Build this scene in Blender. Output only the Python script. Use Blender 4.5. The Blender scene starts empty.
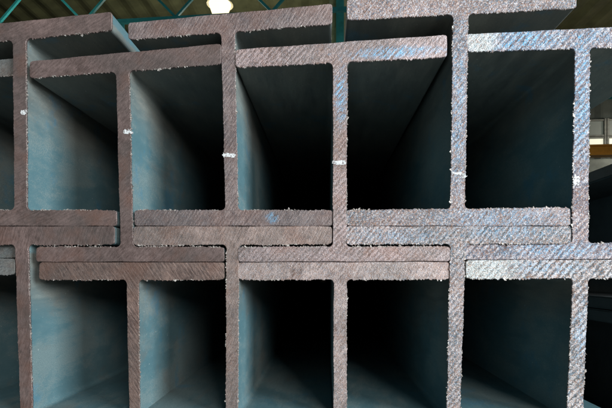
import bpy, bmesh, math, random
from mathutils import Vector, Matrix
from mathutils.geometry import tessellate_polygon
R = math.radians
scene = bpy.context.scene
C = scene.collection
rng = random.Random(7)

# ------------------------------------------------------------------ camera
F = 480.0                       # focal length in units of 1/612 of the frame width
VX, VY = 325.5, 274.4           # where the lens axis meets the picture (shift lens)
cam = bpy.data.cameras.new('camera'); co = bpy.data.objects.new('camera', cam); C.objects.link(co)
co.location = (0, 0, 0); co.rotation_euler = (R(90), 0, 0)
cam.sensor_width = 36; cam.sensor_fit = 'HORIZONTAL'; cam.lens = F / 612 * 36
cam.shift_x = -(VX - 306) / 612; cam.shift_y = (VY - 204) / 612
cam.clip_start = 0.02; cam.clip_end = 200
scene.camera = co
# ------------------------------------------------------------------ light
w = bpy.data.worlds.new('World'); scene.world = w; w.use_nodes = True
bg = w.node_tree.nodes['Background']; bg.inputs[0].default_value = (.74, .90, 1, 1); bg.inputs[1].default_value = 0.022

def area(name, az, el, dist, sx, sy, power, col, target=(0, .7, 0)):
    l = bpy.data.lights.new(name, 'AREA'); l.shape = 'RECTANGLE'; l.size = sx; l.size_y = sy
    l.energy = power; l.color = col
    o = bpy.data.objects.new(name, l); C.objects.link(o)
    d = Vector((math.sin(R(az)) * math.cos(R(el)), -math.cos(R(az)) * math.cos(R(el)), math.sin(R(el))))
    o.location = Vector(target) + d * dist
    o.rotation_euler = (-d).to_track_quat('-Z', 'Y').to_euler()
    return o
area('open_bay_daylight', 22, 16, 5.0, 1.4, 1.4, 172, (1.0, .96, .92))
area('side_bay_daylight', 50, 14, 5.0, 2.0, 2.0, 440, (.84, .95, 1.0))
vs = scene.view_settings; vs.view_transform = 'Standard'; vs.look = 'None'; vs.exposure = 0; vs.gamma = 1

# ------------------------------------------------------------------ helpers
def tag(o, label=None, cat=None, group=None, kind=None):
    if label: o['label'] = label
    if cat: o['category'] = cat
    if group: o['group'] = group
    if kind: o['kind'] = kind
    return o
def empty(name, loc=(0, 0, 0)):
    o = bpy.data.objects.new(name, None); C.objects.link(o); o.location = loc; o.empty_display_size = .05
    return o
def link(name, bm, mats, parent=None, loc=None):
    """bm is in world coordinates; the object's origin is put at loc (or the parent's)."""
    base = Vector(loc) if loc is not None else (Vector(parent_base(parent)) if parent else Vector((0, 0, 0)))
    bmesh.ops.translate(bm, verts=bm.verts, vec=-base)
    me = bpy.data.meshes.new(name); bm.to_mesh(me); bm.free()
    for m in (mats if isinstance(mats, (list, tuple)) else [mats]): me.materials.append(m)
    o = bpy.data.objects.new(name, me); C.objects.link(o)
    if parent: o.parent = parent
    else: o.location = base
    return o
def parent_base(p):
    v = Vector(p.location); q = p.parent
    while q: v += q.location; q = q.parent
    return v
def box(bm, c, s, rot=None):
    m = Matrix.Translation(c) @ (rot.to_4x4() if rot else Matrix()) @ Matrix.Diagonal((s[0], s[1], s[2], 1))
    bmesh.ops.create_cube(bm, size=1, matrix=m)
def bar(bm, a, b, t, t2=None):
    a, b = Vector(a), Vector(b); d = b - a
    box(bm, (a + b) / 2, (t, t2 or t, d.length), d.to_track_quat('Z', 'Y').to_matrix())

# ------------------------------------------------------------------ geometry of the sawn plane
S = .30 / 214.0                               # metres per reference unit at the lens axis
Y0 = F * S
B_, G_ = 2.11e-4, -9.65e-5
def XZ(px, py):
    """where a sight line meets the (slightly oblique) sawn plane"""
    D = 1 + B_ * (px - VX) + G_ * (py - VY)
    return Vector(((px - VX) / D * S, -(py - VY) / D * S))
def front(x, z): return Y0 - B_ * F * x + G_ * F * z
# ------------------------------------------------------------------ materials
class NT:
    def __init__(s, name):
        s.m = bpy.data.materials.new(name); s.m.use_nodes = True; s.t = s.m.node_tree; s.n = s.t.nodes
        s.b = s.n['Principled BSDF']
    def node(s, typ, ins=None, **kw):
        n = s.n.new(typ)
        for k, v in kw.items(): setattr(n, k, v)
        for k, v in (ins or {}).items():
            if isinstance(v, bpy.types.NodeSocket): s.t.links.new(v, n.inputs[k])
            else: n.inputs[k].default_value = v
        return n
    def pos(s): return s.node('ShaderNodeNewGeometry').outputs['Position']
    def map(s, v, scale=(1, 1, 1), rot=(0, 0, 0), loc=(0, 0, 0)):
        return s.node('ShaderNodeMapping', {'Vector': v, 'Scale': scale, 'Rotation': rot, 'Location': loc}).outputs[0]
    def noise(s, v, scale, det=3, rough=.55, dist=0):
        return s.node('ShaderNodeTexNoise', {'Vector': v, 'Scale': scale, 'Detail': det, 'Roughness': rough, 'Distortion': dist}).outputs[0]
    def ramp(s, f, a, b, lo=0, hi=1):
        return s.node('ShaderNodeMapRange', {'Value': f, 'From Min': a, 'From Max': b, 'To Min': lo, 'To Max': hi}).outputs[0]
    def mix(s, f, a, b, mode='MIX'):
        n = s.n.new('ShaderNodeMix'); n.data_type = 'RGBA'; n.blend_type = mode
        for i, v in ((0, f), (6, a), (7, b)):
            if isinstance(v, bpy.types.NodeSocket): s.t.links.new(v, n.inputs[i])
            elif i == 0: n.inputs[0].default_value = v
            else: n.inputs[i].default_value = (*v[:3], 1)
        return n.outputs[2]
    def math(s, op, a, b=0.0):
        n = s.n.new('ShaderNodeMath'); n.operation = op
        for i, v in ((0, a), (1, b)):
            if isinstance(v, bpy.types.NodeSocket): s.t.links.new(v, n.inputs[i])
            else: n.inputs[i].default_value = v
        return n.outputs[0]
    def set(s, **kw):
        for k, v in kw.items():
            k = k.replace('_', ' ')
            if isinstance(v, bpy.types.NodeSocket): s.t.links.new(v, s.b.inputs[k])
            elif k == 'Base Color': s.b.inputs[k].default_value = (*v[:3], 1)
            else: s.b.inputs[k].default_value = v
    def bump(s, h, dist, strength=1):
        n = s.node('ShaderNodeBump', {'Height': h, 'Distance': dist, 'Strength': strength})
        s.t.links.new(n.outputs[0], s.b.inputs['Normal'])

def plain(name, col, rough=.7, metal=0, var=.25, scale=8):
    t = NT(name); p = t.pos(); n = t.noise(p, scale, 5)
    dark = tuple(c * (1 - var) for c in col); lite = tuple(min(1, c * (1 + var)) for c in col)
    t.set(Base_Color=t.mix(t.ramp(n, .3, .7), dark, lite), Roughness=rough, Metallic=metal)
    t.bump(n, .002); return t.m
def emit(name, col, s):
    t = NT(name); t.set(Base_Color=(0.1, .1, .1), Emission_Color=(*col, 1), Emission_Strength=s); return t.m

def primer():
    """rolled surface: worn blue shop primer over grey mill scale, rust towards patches"""
    t = NT('worn_blue_primer'); p = t.pos()
    pl = t.map(p, (1, .45, 1))
    big = t.noise(pl, 9, 8, .68, .2); mid = t.noise(t.map(p, (1, .16, 1)), 60, 6, .7); fine = t.noise(p, 620, 3, .7); speck = t.noise(p, 260, 2)
    blue = t.mix(t.ramp(big, .3, .7), (.070, .145, .170), (.12, .205, .225))
    scale_ = t.mix(t.ramp(fine, .35, .65), (.11, .14, .14), (.29, .32, .30))
    wear = t.ramp(t.math('ADD', t.math('MULTIPLY', big, .62), t.math('ADD', t.math('MULTIPLY', mid, .16), t.math('MULTIPLY', fine, .22))), .485, .545)
    c = t.mix(t.math('MULTIPLY', wear, .45), blue, scale_)
    ru = t.noise(t.map(p, (1, .5, 1), loc=(3, 1, 7)), 10, 8, .7, .2)
    c = t.mix(t.math('MULTIPLY', t.ramp(ru, .56, .66), .28), c, (.17, .13, .10))
    zz = t.node('ShaderNodeSeparateXYZ', {0: p}).outputs['Z']
    zn = t.math('ADD', zz, t.math('MULTIPLY', t.math('SUBTRACT', big, .5), .09))
    def band(z0, z1, z2): return t.math('MULTIPLY', t.ramp(zn, z0, z1), t.ramp(zz, z2 + .004, z2))
    root_ = t.math('ADD', band(.20, .27, .36), band(-.075, -.02, .03))
    c = t.mix(t.math('MULTIPLY', root_, .5), c, t.mix(t.ramp(mid, .35, .65), (.15, .105, .075), (.27, .23, .18)))
    bl = t.noise(t.map(p, loc=(9, 4, 2)), 12, 8, .7)
    c = t.mix(t.math('MULTIPLY', t.ramp(bl, .57, .66), .45), c, (.05, .19, .29))
    c = t.mix(t.math('MULTIPLY', t.ramp(speck, .72, .76), .5), c, (.55, .58, .56))
    t.set(Base_Color=c, Roughness=t.ramp(mid, .3, .7, .42, .7), Metallic=0.0, Specular_IOR_Level=.3)
    t.bump(t.math('ADD', t.math('MULTIPLY', fine, .4), mid), .0008, .7)
    return t.m

def cutface(name, dark, lite, blues, angle, period, gloss, spark, seed, pale=None, score=.35):
    """sawn steel end: oblique saw scores, torn grain, temper colours, painted glints"""
    t = NT(name); p = t.pos()
    q = t.map(p, (1, 1, 1), (0, R(-angle), 0), (seed * .37, 0, seed * .11))
    wob = t.noise(q, 26, 3, .5)
    def wave(per, dist):
        return t.node('ShaderNodeTexWave', {'Vector': q, 'Scale': .314 / per, 'Distortion': dist, 'Detail': 3, 'Detail Scale': 5.0, 'Detail Roughness': .85},
                      wave_type='BANDS', bands_direction='X').outputs['Fac']
    brk = t.ramp(t.noise(t.map(p, loc=(seed * 2.3, 0, 1)), 45, 4, .6), .30, .50)
    w1 = t.math('ADD', t.math('MULTIPLY', t.math('MULTIPLY', wave(period, 7.0 - 3 * gloss), brk), score), .5 * (1 - score))
    st = t.noise(t.map(q, (1, 1, .16)), 420, 3, .6)
    fine = t.noise(p, 640, 3, .75); mid = t.noise(p, 150, 4, .6); big = t.noise(t.map(p, loc=(seed, 0, seed * 2)), 22, 4, .6, .5)
    f = t.math('ADD', t.math('MULTIPLY', big, .30), t.math('ADD', t.math('MULTIPLY', mid, .28), t.math('ADD', t.math('MULTIPLY', w1, .06 + .75 * gloss), t.math('MULTIPLY', st, .33))))
    c = t.mix(t.ramp(t.math('SUBTRACT', f, .22 * gloss), .39, .61), dark, lite)
    tone = t.noise(t.map(p, loc=(seed * 5, 0, 3)), 11, 3, .5)
    c = t.mix(t.math('MULTIPLY', t.ramp(tone, .40, .62), .5), c, (dark[0] * .9, dark[1] * 1.15, dark[2] * 1.2))
    # rusty stain
    rs = t.noise(t.map(p, loc=(seed * 3.1, 0, 5)), 16, 5, .6)
    c = t.mix(t.math('MULTIPLY', t.ramp(rs, .50, .68), .5), c, (dark[0] * 1.9, dark[1] * 1.35, dark[2] * 1.05))
    # temper blue where the saw ran hot, carried by the torn grain
    def near(px, pz, rx, rz):
        d = t.node('ShaderNodeVectorMath', {0: p, 1: (px, 0, pz)}, operation='SUBTRACT').outputs[0]
        d = t.node('ShaderNodeVectorMath', {0: d, 1: (1 / rx, 0, 1 / rz)}, operation='MULTIPLY').outputs[0]
        ln = t.node('ShaderNodeVectorMath', {0: d}, operation='LENGTH').outputs['Value']
        return t.math('ADD', ln, t.math('MULTIPLY', t.math('SUBTRACT', mid, .5), 1.6))
    for (bx, by, rx, rz, k_) in blues:
        q0 = XZ(bx, by); m0 = t.ramp(near(q0.x, q0.y, rx * S, rz * S), 1.15, .35)
        m0 = t.math('MULTIPLY', m0, t.ramp(t.math('ADD', t.math('MULTIPLY', st, .55), t.math('ADD', t.math('MULTIPLY', w1, .12), t.math('MULTIPLY', fine, .38))), .47, .60))
        c = t.mix(t.math('MULTIPLY', m0, k_), c, (.13, .42, .68))
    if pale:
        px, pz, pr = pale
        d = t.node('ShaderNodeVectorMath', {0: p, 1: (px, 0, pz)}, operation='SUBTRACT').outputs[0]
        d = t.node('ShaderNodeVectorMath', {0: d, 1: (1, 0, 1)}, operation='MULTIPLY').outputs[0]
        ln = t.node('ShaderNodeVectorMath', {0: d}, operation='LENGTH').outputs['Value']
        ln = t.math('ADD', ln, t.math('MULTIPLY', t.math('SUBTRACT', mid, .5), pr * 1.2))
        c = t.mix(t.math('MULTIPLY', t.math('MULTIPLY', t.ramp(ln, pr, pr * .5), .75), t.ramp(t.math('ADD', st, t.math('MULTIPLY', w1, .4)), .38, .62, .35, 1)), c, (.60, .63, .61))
    if spark > 0:  # pale and tinted specks paint glints into the colour; dark ones are grain
        vo = t.node('ShaderNodeTexVoronoi', {'Vector': t.map(q, (1, 1, .7)), 'Scale': 800.0}).outputs['Color']
        sp = t.node('ShaderNodeSeparateColor', {0: vo}).outputs[0]
        sp = t.math('ADD', t.math('MULTIPLY', sp, .62), t.math('MULTIPLY', t.math('ADD', w1, st), .25))
        sp = t.math('ADD', sp, .02)
        c = t.mix(t.math('MULTIPLY', t.ramp(sp, .55, .95), .8 * spark), c, (.74, .69, .70))
        c = t.mix(t.math('MULTIPLY', t.ramp(sp, .35, .08), .85 * spark), c, (.025, .02, .025))
        ch = t.ramp(t.node('ShaderNodeSeparateColor', {0: vo}).outputs[1], .72, .80)
        c = t.mix(t.math('MULTIPLY', ch, .35 * spark), c, (.10, .26, .42))
        ch = t.ramp(t.node('ShaderNodeSeparateColor', {0: vo}).outputs[2], .78, .84)
        c = t.mix(t.math('MULTIPLY', ch, .55 * spark), c, (.36, .17, .09))
    rough = t.ramp(fine, .3, .7, .58 - .22 * gloss, .42 - .20 * gloss)
    t.set(Base_Color=c, Roughness=rough, Metallic=.35 + .4 * gloss)
    gr = t.noise(q, 900, 2, .7)
    h = t.math('ADD', t.math('MULTIPLY', w1, .28 + .30 * gloss), t.math('ADD', t.math('MULTIPLY', gr, .35 + .5 * spark), t.math('ADD', t.math('MULTIPLY', fine, .3 + .8 * spark), t.math('MULTIPLY', st, .62))))
    t.bump(h, .0011 + .0006 * spark, .75)
    return t.m

PRIMER = primer()
t = NT('torn_burr_metal'); n_ = t.noise(t.pos(), 300, 3)
t.set(Base_Color=t.mix(t.ramp(n_, .35, .65), (.17, .14, .125), (.50, .47, .44)), Roughness=.5, Metallic=.25); BURR = t.m
t = NT('white_marker_paint'); n_ = t.noise(t.pos(), 400, 3)
t.set(Base_Color=t.mix(t.ramp(n_, .40, .5), (.20, .18, .18), (.60, .62, .63)), Roughness=.6); t.bump(n_, .0006); CHALK = t.m

# ------------------------------------------------------------------ ground and shed (setting)
GZ = -.37
g = bmesh.new(); bmesh.ops.create_grid(g, x_segments=2, y_segments=2, size=150, matrix=Matrix.Translation((0, 0, GZ)))
tag(link('ground', g, plain('concrete_floor', (.16, .155, .14), .85, 0, .3, 3)), kind='structure')

SK = -.101                                   # the shed's bays run a little askew to the beams
def sk(x, y, z): return Vector((x, y + SK * x, z))
WALLM = plain('dark_corrugated_sheet', (.055, .065, .06), .6, .2, .2, 3)
ROOFM = plain('olive_roof_sheet', (.10, .105, .05), .7, .1, .3, 2)
TEAL = plain('teal_painted_steel', (.012, .16, .17), .5, 0, .2, 6)
PALEW = plain('pale_grey_sheet', (.30, .33, .31), .6, 0, .15, 5)
ORANGE = plain('orange_crane_paint', (.66, .30, .04), .5, 0, .12, 6)
PANE = emit('daylit_window_pane', (.95, .93, .72), .95)
PANED = emit('dirty_window_pane', (.45, .52, .42), .16)
FRAME = plain('grey_window_frame', (.16, .17, .16), .6)

shed = tag(empty('shed_building', (0, 20, GZ)), 'dark industrial shed with olive roof and corrugated rear wall behind the beams', 'building')
def corrugated(x0, x1, y, z0, z1, step=.30, depth=.06):
    bm = bmesh.new(); rows = []
    x = x0; k = 0
    while x < x1:
        d = depth if k % 4 in (1, 2) else 0
        p = sk(x, y - d, 0); rows.append((bm.verts.new((p.x, p.y, z0)), bm.verts.new((p.x, p.y, z1))))
        x += step * (.7 if k % 2 == 0 else .3); k += 1
    for a, b in zip(rows, rows[1:]): bm.faces.new((a[0], b[0], b[1], a[1]))
    return bm
link('rear_wall', corrugated(-26, 26, 20, GZ, 8.9), WALLM, shed)
bm = bmesh.new()                              # roof: ribbed sheet running back
x = -26; k = 0; prev = None
while x < 26:
    z = 8.9 + (.09 if k % 4 in (1, 2) else 0)
    a, b = sk(x, 1.0, 0), sk(x, 20.5, 0)
    cur = (bm.verts.new((a.x, a.y, z)), bm.verts.new((b.x, b.y, z)))
    if prev: bm.faces.new((prev[0], cur[0], cur[1], prev[1]))
    prev = cur; x += .35 * (.7 if k % 2 == 0 else .3); k += 1
link('roof', bm, ROOFM, shed)
for i, px in enumerate((-26, 26)):
    bm = bmesh.new(); a, b = sk(px, 6, 0), sk(px, 20, 0)
    v = [bm.verts.new(q) for q in ((a.x, a.y, GZ), (b.x, b.y, GZ), (b.x, b.y, 8.9), (a.x, a.y, 8.9))]
    bm.faces.new(v); link('side_wall', bm, WALLM, shed)
ROT = Matrix.Rotation(math.atan(SK), 3, 'Z')
for i in range(20):                             # window strips high on the rear wall
    x = -14.7 + i * 1.9
    for z0, z1, pm in ((5.42, 6.02, PANED), (4.96, 5.34, PANE)):
        bm = bmesh.new()
        for dx in (-.9, .9): box(bm, sk(x + dx, 19.82, (z0 + z1) / 2), (.07, .1, z1 - z0 + .1), ROT)
        for zz in (z0, z1): box(bm, sk(x, 19.83, zz), (1.74, .08, .06), ROT)
        for dx in (-.3, .3): box(bm, sk(x + dx, 19.835, (z0 + z1) / 2), (.05, .06, z1 - z0 - .07), ROT)
        wf = link('window', bm, FRAME, shed)
        bm = bmesh.new(); box(bm, sk(x, 19.87, (z0 + z1) / 2), (1.72, .02, z1 - z0 - .04), ROT); link('pane', bm, pm, wf)
bm = bmesh.new(); box(bm, sk(0, 19.75, 3.98), (51.9, .04, 1.0), ROT); link('cladding_band', bm, PALEW, shed)

cr = tag(empty('crane_girder', sk(12, 18.6, 4.6)), 'orange overhead crane girder running below the high windows at right', 'crane girder')
bm = bmesh.new(); box(bm, sk(0, 18.6, 4.52), (51, .28, .28), ROT); link('web_plate', bm, ORANGE, cr)
bm = bmesh.new(); box(bm, sk(0, 18.6, 4.69), (51, .42, .05), ROT); link('rail', bm, ORANGE, cr)
bm = bmesh.new(); box(bm, sk(0, 18.6, 4.35), (51, .42, .05), ROT); link('bottom_plate', bm, ORANGE, cr)

def truss(y, z, label, phase, pitch=1.35, h=1.3):
    r = tag(empty('roof_truss', sk(0, y, z)), label, 'roof truss', 'teal lattice roof trusses of the shed')
    for nm, zz in (('bottom_chord', z), ('top_chord', z + h)):
        bm = bmesh.new(); bar(bm, sk(-20, y, zz), sk(20, y, zz), .09); link(nm, bm, TEAL, r)
    x = -20 + phase; k = 0
    while x < 20 - pitch:
        bm = bmesh.new()
        if k % 2 == 0: bar(bm, sk(x, y + .03, z + .05), sk(x + pitch, y + .03, z + h - .05), .055)
        else: bar(bm, sk(x, y + .03, z + h - .05), sk(x + pitch, y + .03, z + .05), .055)
        link('strut', bm, TEAL, r); x += pitch; k += 1
    return r
truss(11.0, 6.05, 'nearest teal lattice roof truss crossing above the beam stack', .35, 1.15)
truss(16.5, 5.72, 'farther teal lattice roof truss seen in the gap at right', .9, 1.5)
TCHORD = []
for x, lab in ((-8.4, 'teal roof brace tie running back at far left'), (-4.95, 'teal roof brace tie above the gap left of the lamp')):
    r = tag(empty('roof_tie', sk(x, 11, 6.05)), lab, 'roof brace', 'teal roof ties between trusses')
    bm = bmesh.new(); bar(bm, sk(x, 11.05, 6.12), sk(x - 1.2, 16.4, 5.85), .07); link('rod', bm, TEAL, r)
    bm = bmesh.new(); box(bm, sk(x, 11.06, 6.02), (.22, .02, .2), ROT); link('gusset_plate', bm, TEAL, r)

# column behind the stack, seen in the narrow slot between two top flanges
col = tag(empty('steel_post', (.41, 13.6, GZ)), 'teal steel post with pale side plates in the slot between top flanges', 'post')
bm = bmesh.new(); box(bm, (.41, 13.5, 4.1), (.22, .02, 8.9)); link('flange', bm, TEAL, col)
bm = bmesh.new(); box(bm, (.41, 13.7, 4.1), (.03, .37, 8.9)); link('web', bm, TEAL, col)
bm = bmesh.new(); box(bm, (.41, 13.92, 4.1), (.60, .05, 8.9)); link('back_plate', bm, plain('olive_plate', (.30, .30, .18), .6), col)

# high-bay lamp
lamp = tag(empty('hanging_lamp', (-2.66, 12.1, 6.75)), 'glowing square high bay lamp under the shed roof', 'lamp')
def frustum(x, y, z0, z1, r0, r1):
    bm = bmesh.new()
    bmesh.ops.create_cone(bm, cap_ends=False, segments=20, radius1=r0, radius2=r1, depth=z1 - z0, matrix=Matrix.Translation((x, y, (z0 + z1) / 2)))
    return bm
link('reflector', frustum(-2.66, 12.1, 6.80, 7.15, .33, .14), plain('lamp_metal', (.6, .6, .55), .4, .5), lamp)
bm = bmesh.new(); bmesh.ops.create_cone(bm, cap_ends=True, segments=24, radius1=.17, radius2=.29, depth=.34, matrix=Matrix.Translation((-2.66, 12.1, 6.66)))
bmesh.ops.bevel(bm, geom=bm.edges[:], offset=.02, segments=2, affect='EDGES')
link('lens', bm, emit('lamp_glow', (1, .84, .48), 2.0), lamp)
bm = bmesh.new(); box(bm, (-2.66, 12.1, 7.2), (.2, .2, .3)); link('housing', bm, FRAME, lamp)
bm = bmesh.new(); bar(bm, (-2.66, 12.1, 7.35), (-2.66, 12.1, 8.88), .03); link('drop_rod', bm, FRAME, lamp)
for lx, ly, ll in ((-2.66, 12.1, 520), (4, 9, 240), (-7, 9, 240), (12, 15, 200)):  # first light serves the lamp; other three are added to brighten the shed
    l = bpy.data.lights.new('lamp_and_fill_light', 'POINT'); l.energy = ll * .6; l.color = (1, .95, .8); l.shadow_soft_size = .3
    o = bpy.data.objects.new('lamp_and_fill_light', l); C.objects.link(o); o.location = (lx, ly + 2.2, 5.4)

# ------------------------------------------------------------------ the beams
LEN = 12.0
MM = .001

def resample(pts, flags, step=.0011):
    out = []
    n = len(pts)
    for i in range(n):
        a, b = pts[i], pts[(i + 1) % n]; L = (b - a).length
        k = max(1, int(L / step))
        for j in range(k): out.append((a.lerp(b, j / k), flags[i]))
    return out
def arc(c, r, a0, a1, n=6): return [Vector((c.x + r * math.cos(a0 + (a1 - a0) * i / n), c.y + r * math.sin(a0 + (a1 - a0) * i / n))) for i in range(n + 1)]

def prism(name, pts, flags, parent, cutmat, rnd, recess=0.0, lenx=LEN):
    """pts: clockwise or ccw outline (X,Z); flags: burr amplitude in metres for the edge leaving each point"""
    area2 = sum(pts[i].x * pts[(i + 1) % len(pts)].y - pts[(i + 1) % len(pts)].x * pts[i].y for i in range(len(pts)))
    if area2 < 0:
        pts = pts[::-1]; flags = flags[::-1]; flags = flags[1:] + flags[:1]
    rs = resample(pts, flags); n = len(rs)
    P = [p for p, f in rs]; A = [f for p, f in rs]
    N = []
    for i in range(n):
        t_ = (P[(i + 1) % n] - P[i - 1]); t_.normalize(); N.append(Vector((t_.y, -t_.x)))
    # torn edge: saw-tooth of a few mm pitch on top of random fraying
    J = []; ph = rnd.random(); big = 0; w1_ = rnd.uniform(0, 6); w2_ = rnd.uniform(0, 6)
    for i in range(n):
        ph += 1.1 / rnd.uniform(3.4, 6.5)
        if ph > 1: ph -= 1; big = rnd.random()
        a = min(A[i], A[i - 1])
        wv = .00022 * (math.sin(i * .11 + w1_) + math.sin(i * .043 + w2_)) if A[i] >= 0 and A[i - 1] >= 0 else 0
        J.append(a * (.05 + .85 * (ph * big) + .40 * rnd.random() ** 2) + wv if a > 0 else 0)
    bm = bmesh.new()
    def ring(off, dy):
        return [bm.verts.new((P[i].x + N[i].x * off[i], front(P[i].x, P[i].y) + recess + dy[i], P[i].y + N[i].y * off[i])) for i in range(n)]
    z = [0.0] * n
    ins = [(-.0006 if A[i] >= 0 and A[i - 1] >= 0 else 0) for i in range(n)]
    r0 = ring([J[i] + ins[i] for i in range(n)], [0] * n)
    r1 = ring(J, [.0007 if ins[i] else 0 for i in range(n)])
    r2 = ring([j * .25 for j in J], [.0030 + .001 * rnd.random() if J[i] > 0 else .003 for i in range(n)])
    r3 = ring(z, [.006] * n)
    r4 = ring(z, [.05] * n)
    r5 = ring(z, [lenx] * n)
    tris = tessellate_polygon([[Vector((v.co.x, v.co.z, 0)) for v in r0]])
    for tr in tris:
        if len(set(tr)) < 3: continue
        try: f = bm.faces.new([r0[i] for i in tr])
        except ValueError: continue
        f.material_index = 1
    for a, b, mi in ((r0, r1, 1), (r1, r2, 1), (r2, r3, 0), (r3, r4, 0), (r4, r5, 0)):
        for i in range(n):
            j = (i + 1) % n
            if A[i] < 0: continue            # hidden joint with the neighbouring part
            f = bm.faces.new((a[i], a[j], b[j], b[i])); f.material_index = mi
    bmesh.ops.recalc_face_normals(bm, faces=bm.faces)
    for f in bm.faces:
        if f.normal.y > .9 and f.material_index == 1: f.normal_flip()
    run = 0
    for i in range(n):                       # torn slivers left standing along the sawn edge
        if A[i] < .9 * MM: continue
        if run > 0: run -= 1; pr = .8
        else:
            pr = .05
            if rnd.random() < .045: run = rnd.randint(5, 26)
        if rnd.random() < pr:
            s_ = rnd.uniform(.5, 1.3) * MM * (1.5 if rnd.random() > .1 else 2.6)
            p = P[i] + N[i] * (J[i] * .6 - .0003)
            k0 = len(bm.faces)
            flake(bm, p.x, front(p.x, p.y) + recess + rnd.uniform(.0002, .0015), p.y, N[i], s_, rnd)
    return link(name, bm, [PRIMER, cutmat, BURR], parent), (P, N, A)

def flake(bm, x, y, z, n, size, rnd):
    """a torn sliver of swarf standing off the edge"""
    d = Vector((n.x, -rnd.uniform(.0, .35), n.y)).normalized(); s = Vector((-n.y, 0, n.x))
    c = Vector((x, y, z)); L = size * rnd.uniform(.5, 1.2); wd = size * rnd.uniform(.4, 1.5)
    sl = rnd.uniform(-.9, .9)
    pts = [c - s * wd * .5 - d * .0005, c + s * wd * .5 - d * .0005, c + s * (wd * .35 + sl * L) + d * L * rnd.uniform(.5, 1), c - s * (wd * .25 - sl * L) + d * L * rnd.uniform(.4, 1)]
    th = Vector((0, .0007 + size * .3, 0))
    v = [bm.verts.new(p - th * .5 + Vector([rnd.uniform(-1, 1) * size * .12 for _ in range(3)])) for p in pts] + [bm.verts.new(p + th) for p in pts]
    for q in ((0, 1, 2, 3), (7, 6, 5, 4), (0, 4, 5, 1), (1, 5, 6, 2), (2, 6, 7, 3), (3, 7, 4, 0)): bm.faces.new([v[i] for i in q]).material_index = 2

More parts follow.
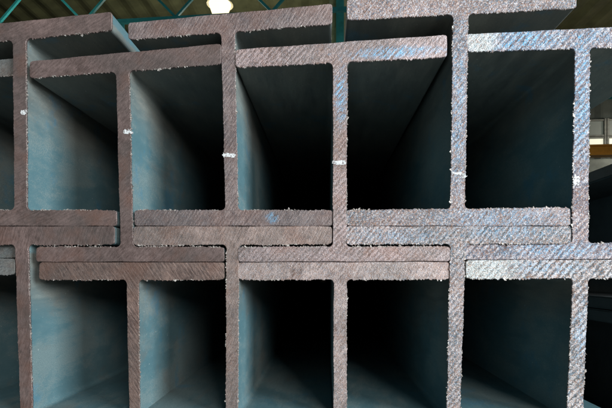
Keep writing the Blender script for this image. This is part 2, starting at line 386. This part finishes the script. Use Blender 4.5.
def beam(label, tl, tr, tthk, bl, br, bthk, webt, webb, cut, seed, recess=0.0, chalk=None, ragged=1.0, web_rag=(.6, 1.2), fil=6.0, whites=1.0):
    """all measures in reference units on the sawn plane.
       tl,tr outer corners of the top flange; tthk (left,right) thickness; bl,br / bthk the same below; webt/webb = (xl,xr,y)"""
    rnd = random.Random(seed); recess += (seed * 5 % 7) * .0004
    w0 = XZ((webb[0] + webb[1]) / 2, (bl[1] + br[1]) / 2)
    root = tag(empty('steel_girder', (w0.x, front(w0.x, w0.y) + recess, w0.y)), label, 'steel girder', 'H-shaped steel beams stacked in the pile')
    def webx(y):
        k = (y - webt[2]) / (webb[2] - webt[2]); return webt[0] + (webb[0] - webt[0]) * k, webt[1] + (webb[1] - webt[1]) * k
    def lin(a, b, x): return a[1] + (b[1] - a[1]) * (x - a[0]) / (b[0] - a[0])
    out = []
    ends = {}
    for top in (True, False):
        a, b, th = (tl, tr, tthk) if top else (bl, br, bthk)
        sg = 1 if top else -1
        ai = (a[0], a[1] + sg * th[0]); bi = (b[0], b[1] + sg * th[1])
        ym = lin(ai, bi, (webt[0] + webt[1]) / 2 if top else (webb[0] + webb[1]) / 2)
        xl, xr = webx(ym)
        jl = (xl - fil, lin(ai, bi, xl - fil)); jr = (xr + fil, lin(ai, bi, xr + fil))
        ends[top] = (jl, jr)
        rr = 3.2
        def corner(p, q, r_):                # rounded corner: cut back along both edges
            return p
        # outline: outer edge left->right, right tip, inner edge right->left, left tip
        o1, o2 = (a[0] + rr, lin(a, b, a[0] + rr)), (b[0] - rr, lin(a, b, b[0] - rr))
        i2, i1 = (b[0] - rr, lin(ai, bi, b[0] - rr)), (a[0] + rr, lin(ai, bi, a[0] + rr))
        def rnd3(p, c, q):                   # quadratic corner
            return [((1 - t_) ** 2 * p[0] + 2 * t_ * (1 - t_) * c[0] + t_ * t_ * q[0], (1 - t_) ** 2 * p[1] + 2 * t_ * (1 - t_) * c[1] + t_ * t_ * q[1]) for t_ in (0, .25, .5, .75, 1)]
        path = []; fl = []
        ro = .55 * MM; ri = ragged * (2.7 if top else 2.0) * MM
        def add(ps, f):
            for p in ps: path.append(p); fl.append(f)
        add([o1], ro)
        add(rnd3(o2, b, (b[0], b[1] + sg * rr)), .3 * MM)
        add(rnd3((b[0], bi[1] - sg * rr), bi, i2)[:-1], .6 * MM); add([i2], ri)
        add([jr], -1); add([jl], ri)
        add(rnd3(i1, ai, (a[0], ai[1] - sg * rr)), .5 * MM)
        add(rnd3((a[0], a[1] + sg * rr), a, o1)[:-1], .3 * MM)
        o, dat = prism('flange', [XZ(*p) for p in path], fl, root, cut, rnd, recess)
        out.append((dat, (jl, jr), ri))
    # web with root fillets
    (tjl, tjr), (bjl, bjr) = ends[True], ends[False]
    path = []; fl = []
    def fillet(p0, corner, p1, n=6):
        r_ = []
        for i in range(n + 1):
            t_ = i / n; r_.append(((1 - t_) ** 2 * p0[0] + 2 * t_ * (1 - t_) * corner[0] + t_ * t_ * p1[0], (1 - t_) ** 2 * p0[1] + 2 * t_ * (1 - t_) * corner[1] + t_ * t_ * p1[1]))
        return r_
    def wx(y, s): return webx(y)[s]
    yt = tjr[1]; yb = bjr[1]; ytl = tjl[1]; ybl = bjl[1]
    rf = web_rag[1] * 1.35 * MM; lf = web_rag[0] * 1.35 * MM
    path += [tjl]; fl += [-1]
    f1 = fillet(tjr, (wx(yt, 1), yt), (wx(yt + fil, 1), yt + fil)); path += f1; fl += [.25 * MM] * (len(f1) - 1) + [rf]
    f2 = fillet((wx(yb - fil, 1), yb - fil), (wx(yb, 1), yb), bjr); path += f2; fl += [.25 * MM] * (len(f2) - 1) + [-1]
    f3 = fillet(bjl, (wx(ybl, 0), ybl), (wx(ybl - fil, 0), ybl - fil)); path += f3; fl += [.25 * MM] * (len(f3) - 1) + [lf]
    f4 = fillet((wx(ytl + fil, 0), ytl + fil), (wx(ytl, 0), ytl), tjl)[:-1]; path += f4; fl += [.25 * MM] * len(f4)
    o, wdat = prism('web', [XZ(*p) for p in path], fl, root, cut, rnd, recess)
    if chalk:
        bm = bmesh.new()
        for (cx, cy, wd, ht, ang) in chalk:
            ps = []
            for k in range(22):
                a_ = k / 22 * 2 * math.pi; rx = wd / 2 * (1 + rnd.uniform(-.15, .15)); ry = ht / 2 * (1 + rnd.uniform(-.6, .35))
                ex = math.copysign(abs(math.cos(a_)) ** .5, math.cos(a_)) * rx; ey = math.copysign(abs(math.sin(a_)) ** .6, math.sin(a_)) * ry
                ca, sa = math.cos(R(ang)), math.sin(R(ang)); ps.append(XZ(cx + ex * ca - ey * sa, cy + ex * sa + ey * ca))
            fr = [bm.verts.new((p.x, front(p.x, p.y) + recess - .0004, p.y)) for p in ps]
            bk = [bm.verts.new((p.x, front(p.x, p.y) + recess + .0004, p.y)) for p in ps]
            for tr_ in tessellate_polygon([[Vector((v.co.x, v.co.z, 0)) for v in fr]]):
                try: bm.faces.new([fr[i] for i in tr_])
                except ValueError: pass
            for i in range(22): bm.faces.new((fr[i], fr[(i + 1) % 22], bk[(i + 1) % 22], bk[i]))
        bmesh.ops.recalc_face_normals(bm, faces=bm.faces)
        link('paint_mark', bm, CHALK, root)
    return root

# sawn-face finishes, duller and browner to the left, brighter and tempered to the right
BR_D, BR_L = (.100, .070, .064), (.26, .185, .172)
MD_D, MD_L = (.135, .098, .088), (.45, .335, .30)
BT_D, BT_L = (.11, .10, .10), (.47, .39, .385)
cA1 = cutface('sawn_steel_brown', BR_D, BR_L, [], 65, .0045, .1, .0, 1, score=0.3)
cB0 = cutface('sawn_steel_grey', (.10, .10, .10), (.24, .25, .24), [], 60, .004, .2, .1, 2, score=0.2)
cA1l = cutface('sawn_steel_dull', BR_D, BR_L, [], 20, .005, .1, .0, 3, score=0.2)
cB1 = cutface('sawn_steel_mauve', BR_D, (.24, .175, .165), [], 50, .0045, .1, .0, 4, score=0.25)
cB1l = cutface('sawn_steel_rusty', (.095, .065, .058), (.29, .20, .17), [], -35, .005, .1, .05, 5, score=0.45)
cA2 = cutface('sawn_steel_pink', (.10, .075, .075), (.30, .235, .225), [(272, 218, 7, 6, .7)], 35, .0045, .2, .12, 6, score=0.4)
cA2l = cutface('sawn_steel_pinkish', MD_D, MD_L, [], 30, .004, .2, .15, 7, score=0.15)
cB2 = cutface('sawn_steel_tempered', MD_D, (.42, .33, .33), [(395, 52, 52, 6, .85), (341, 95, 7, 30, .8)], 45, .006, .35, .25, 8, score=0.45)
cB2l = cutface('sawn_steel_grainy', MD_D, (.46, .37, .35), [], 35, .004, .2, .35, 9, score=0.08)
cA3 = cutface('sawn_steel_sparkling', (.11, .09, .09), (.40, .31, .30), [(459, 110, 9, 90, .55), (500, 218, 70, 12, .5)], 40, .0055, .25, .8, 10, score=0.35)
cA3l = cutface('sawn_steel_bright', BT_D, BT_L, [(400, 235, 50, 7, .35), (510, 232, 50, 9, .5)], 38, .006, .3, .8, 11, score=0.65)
pz = XZ(480, 41)
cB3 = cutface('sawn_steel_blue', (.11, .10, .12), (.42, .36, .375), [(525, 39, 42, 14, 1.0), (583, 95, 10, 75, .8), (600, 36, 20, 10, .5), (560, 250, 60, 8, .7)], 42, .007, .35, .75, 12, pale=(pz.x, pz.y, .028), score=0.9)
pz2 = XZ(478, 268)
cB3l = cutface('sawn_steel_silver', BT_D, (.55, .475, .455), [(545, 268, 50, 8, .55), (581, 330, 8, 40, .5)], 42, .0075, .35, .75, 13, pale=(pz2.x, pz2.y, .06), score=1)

e = .3
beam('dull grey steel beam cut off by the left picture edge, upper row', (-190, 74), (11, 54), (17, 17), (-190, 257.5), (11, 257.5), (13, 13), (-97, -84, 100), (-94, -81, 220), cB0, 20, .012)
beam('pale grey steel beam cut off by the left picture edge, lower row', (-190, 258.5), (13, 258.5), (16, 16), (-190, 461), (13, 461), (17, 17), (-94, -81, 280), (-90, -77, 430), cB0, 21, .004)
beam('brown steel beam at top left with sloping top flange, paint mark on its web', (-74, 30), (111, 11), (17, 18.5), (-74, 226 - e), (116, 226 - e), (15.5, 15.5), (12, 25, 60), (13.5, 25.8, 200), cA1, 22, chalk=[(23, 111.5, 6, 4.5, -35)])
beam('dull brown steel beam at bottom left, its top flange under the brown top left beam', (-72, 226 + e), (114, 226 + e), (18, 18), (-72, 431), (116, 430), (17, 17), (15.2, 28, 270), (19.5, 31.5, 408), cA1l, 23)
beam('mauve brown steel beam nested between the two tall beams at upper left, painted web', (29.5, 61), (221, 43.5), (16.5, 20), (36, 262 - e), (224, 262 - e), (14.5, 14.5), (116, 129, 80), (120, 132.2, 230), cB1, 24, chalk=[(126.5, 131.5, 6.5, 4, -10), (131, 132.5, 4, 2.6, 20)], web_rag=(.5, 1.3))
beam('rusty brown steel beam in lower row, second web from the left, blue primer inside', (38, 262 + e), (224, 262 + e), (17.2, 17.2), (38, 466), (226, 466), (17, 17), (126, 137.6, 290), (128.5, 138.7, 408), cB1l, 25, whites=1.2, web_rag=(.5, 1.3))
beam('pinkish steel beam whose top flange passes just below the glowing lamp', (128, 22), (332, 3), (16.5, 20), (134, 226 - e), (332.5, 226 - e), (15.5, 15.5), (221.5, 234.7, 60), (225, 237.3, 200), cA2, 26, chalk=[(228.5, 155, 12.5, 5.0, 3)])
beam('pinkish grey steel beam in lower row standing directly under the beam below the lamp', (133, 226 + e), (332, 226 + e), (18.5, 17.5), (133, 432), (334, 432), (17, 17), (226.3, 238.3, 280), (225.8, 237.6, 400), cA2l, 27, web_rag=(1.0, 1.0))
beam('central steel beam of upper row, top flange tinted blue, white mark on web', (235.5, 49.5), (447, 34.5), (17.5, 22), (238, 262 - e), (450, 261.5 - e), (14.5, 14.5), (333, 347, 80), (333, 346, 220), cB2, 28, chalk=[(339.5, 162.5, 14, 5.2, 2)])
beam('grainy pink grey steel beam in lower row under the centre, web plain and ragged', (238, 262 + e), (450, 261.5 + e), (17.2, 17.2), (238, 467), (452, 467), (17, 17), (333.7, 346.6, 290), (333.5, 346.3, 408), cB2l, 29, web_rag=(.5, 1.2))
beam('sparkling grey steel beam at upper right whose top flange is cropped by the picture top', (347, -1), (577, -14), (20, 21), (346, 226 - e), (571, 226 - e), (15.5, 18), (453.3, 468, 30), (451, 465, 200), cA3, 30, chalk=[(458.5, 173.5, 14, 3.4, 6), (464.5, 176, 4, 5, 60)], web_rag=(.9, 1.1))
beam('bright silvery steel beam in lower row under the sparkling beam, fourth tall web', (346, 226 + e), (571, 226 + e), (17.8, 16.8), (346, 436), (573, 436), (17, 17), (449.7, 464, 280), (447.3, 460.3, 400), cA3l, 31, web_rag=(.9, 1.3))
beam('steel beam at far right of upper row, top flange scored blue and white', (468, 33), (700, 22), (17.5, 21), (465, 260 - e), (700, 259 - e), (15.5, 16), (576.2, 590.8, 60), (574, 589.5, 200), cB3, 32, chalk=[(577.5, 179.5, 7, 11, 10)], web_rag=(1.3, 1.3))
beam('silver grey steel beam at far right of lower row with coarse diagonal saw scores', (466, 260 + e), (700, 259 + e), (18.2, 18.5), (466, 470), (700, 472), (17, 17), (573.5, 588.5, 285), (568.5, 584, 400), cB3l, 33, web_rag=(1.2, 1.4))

# neighbouring pile to the right, set back; its near side shows dark through the open bay
def hbeam(x0, z0, y0, wd, ht, tf, tw, ln, label, dark):
    r = tag(empty('stored_girder', (x0 + wd / 2, y0, z0)), label, 'steel girder', 'beams of the neighbouring pile')
    for zz in (z0 + tf / 2, z0 + ht - tf / 2):
        bm = bmesh.new(); box(bm, (x0 + wd / 2, y0 + ln / 2, zz), (wd, ln, tf)); bmesh.ops.bevel(bm, geom=bm.edges[:], offset=.003, segments=2, affect='EDGES'); link('flange', bm, dark, r)
    bm = bmesh.new(); box(bm, (x0 + wd / 2, y0 + ln / 2, z0 + ht / 2), (tw, ln, ht - 2 * tf - .001)); link('web', bm, dark, r)
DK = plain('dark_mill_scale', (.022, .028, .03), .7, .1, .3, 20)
hbeam(.585, -.365, .90, .30, .29, .026, .018, 6, 'dark steel beam at the bottom of the neighbouring pile at right', DK)
hbeam(.585, -.073, .90, .30, .30, .026, .018, 6, 'dark steel beam on top of the neighbouring pile, behind the far right web', DK)

# timber bearers under the pile
TIM = plain('rough_timber', (.22, .15, .09), .85, 0, .3, 25)
for k, (yy, lab) in enumerate(((1.0, 'sawn timber bearer under the front of the beam pile'), (3.6, 'sawn timber bearer under the middle of the beam pile'), (6.1, 'sawn timber bearer under the rear of the beam pile'))):
    bm = bmesh.new(); box(bm, (-.12, yy, (GZ - .2755) / 2 - .003), (1.35, .1, -.2755 - GZ - .012)); bmesh.ops.bevel(bm, geom=bm.edges[:], offset=.004, segments=1, affect='EDGES')
    tag(link('timber_bearer', bm, TIM, loc=(-.12, yy, GZ)), lab, 'timber', 'timber bearers under the pile')

bm = bmesh.new(); box(bm, (-.05, 12.9, GZ + .42), (1.5, .03, .82)); bmesh.ops.bevel(bm, geom=bm.edges[:], offset=.003, segments=1, affect='EDGES')  # added board, out of view, keeps the far beam openings black
tag(link('light_stop_board', bm, plain('dark_light_stop', (.05, .035, .025), .85), loc=(-.05, 12.9, GZ)), 'unseen dark board added to block light at the far beam ends', 'board')
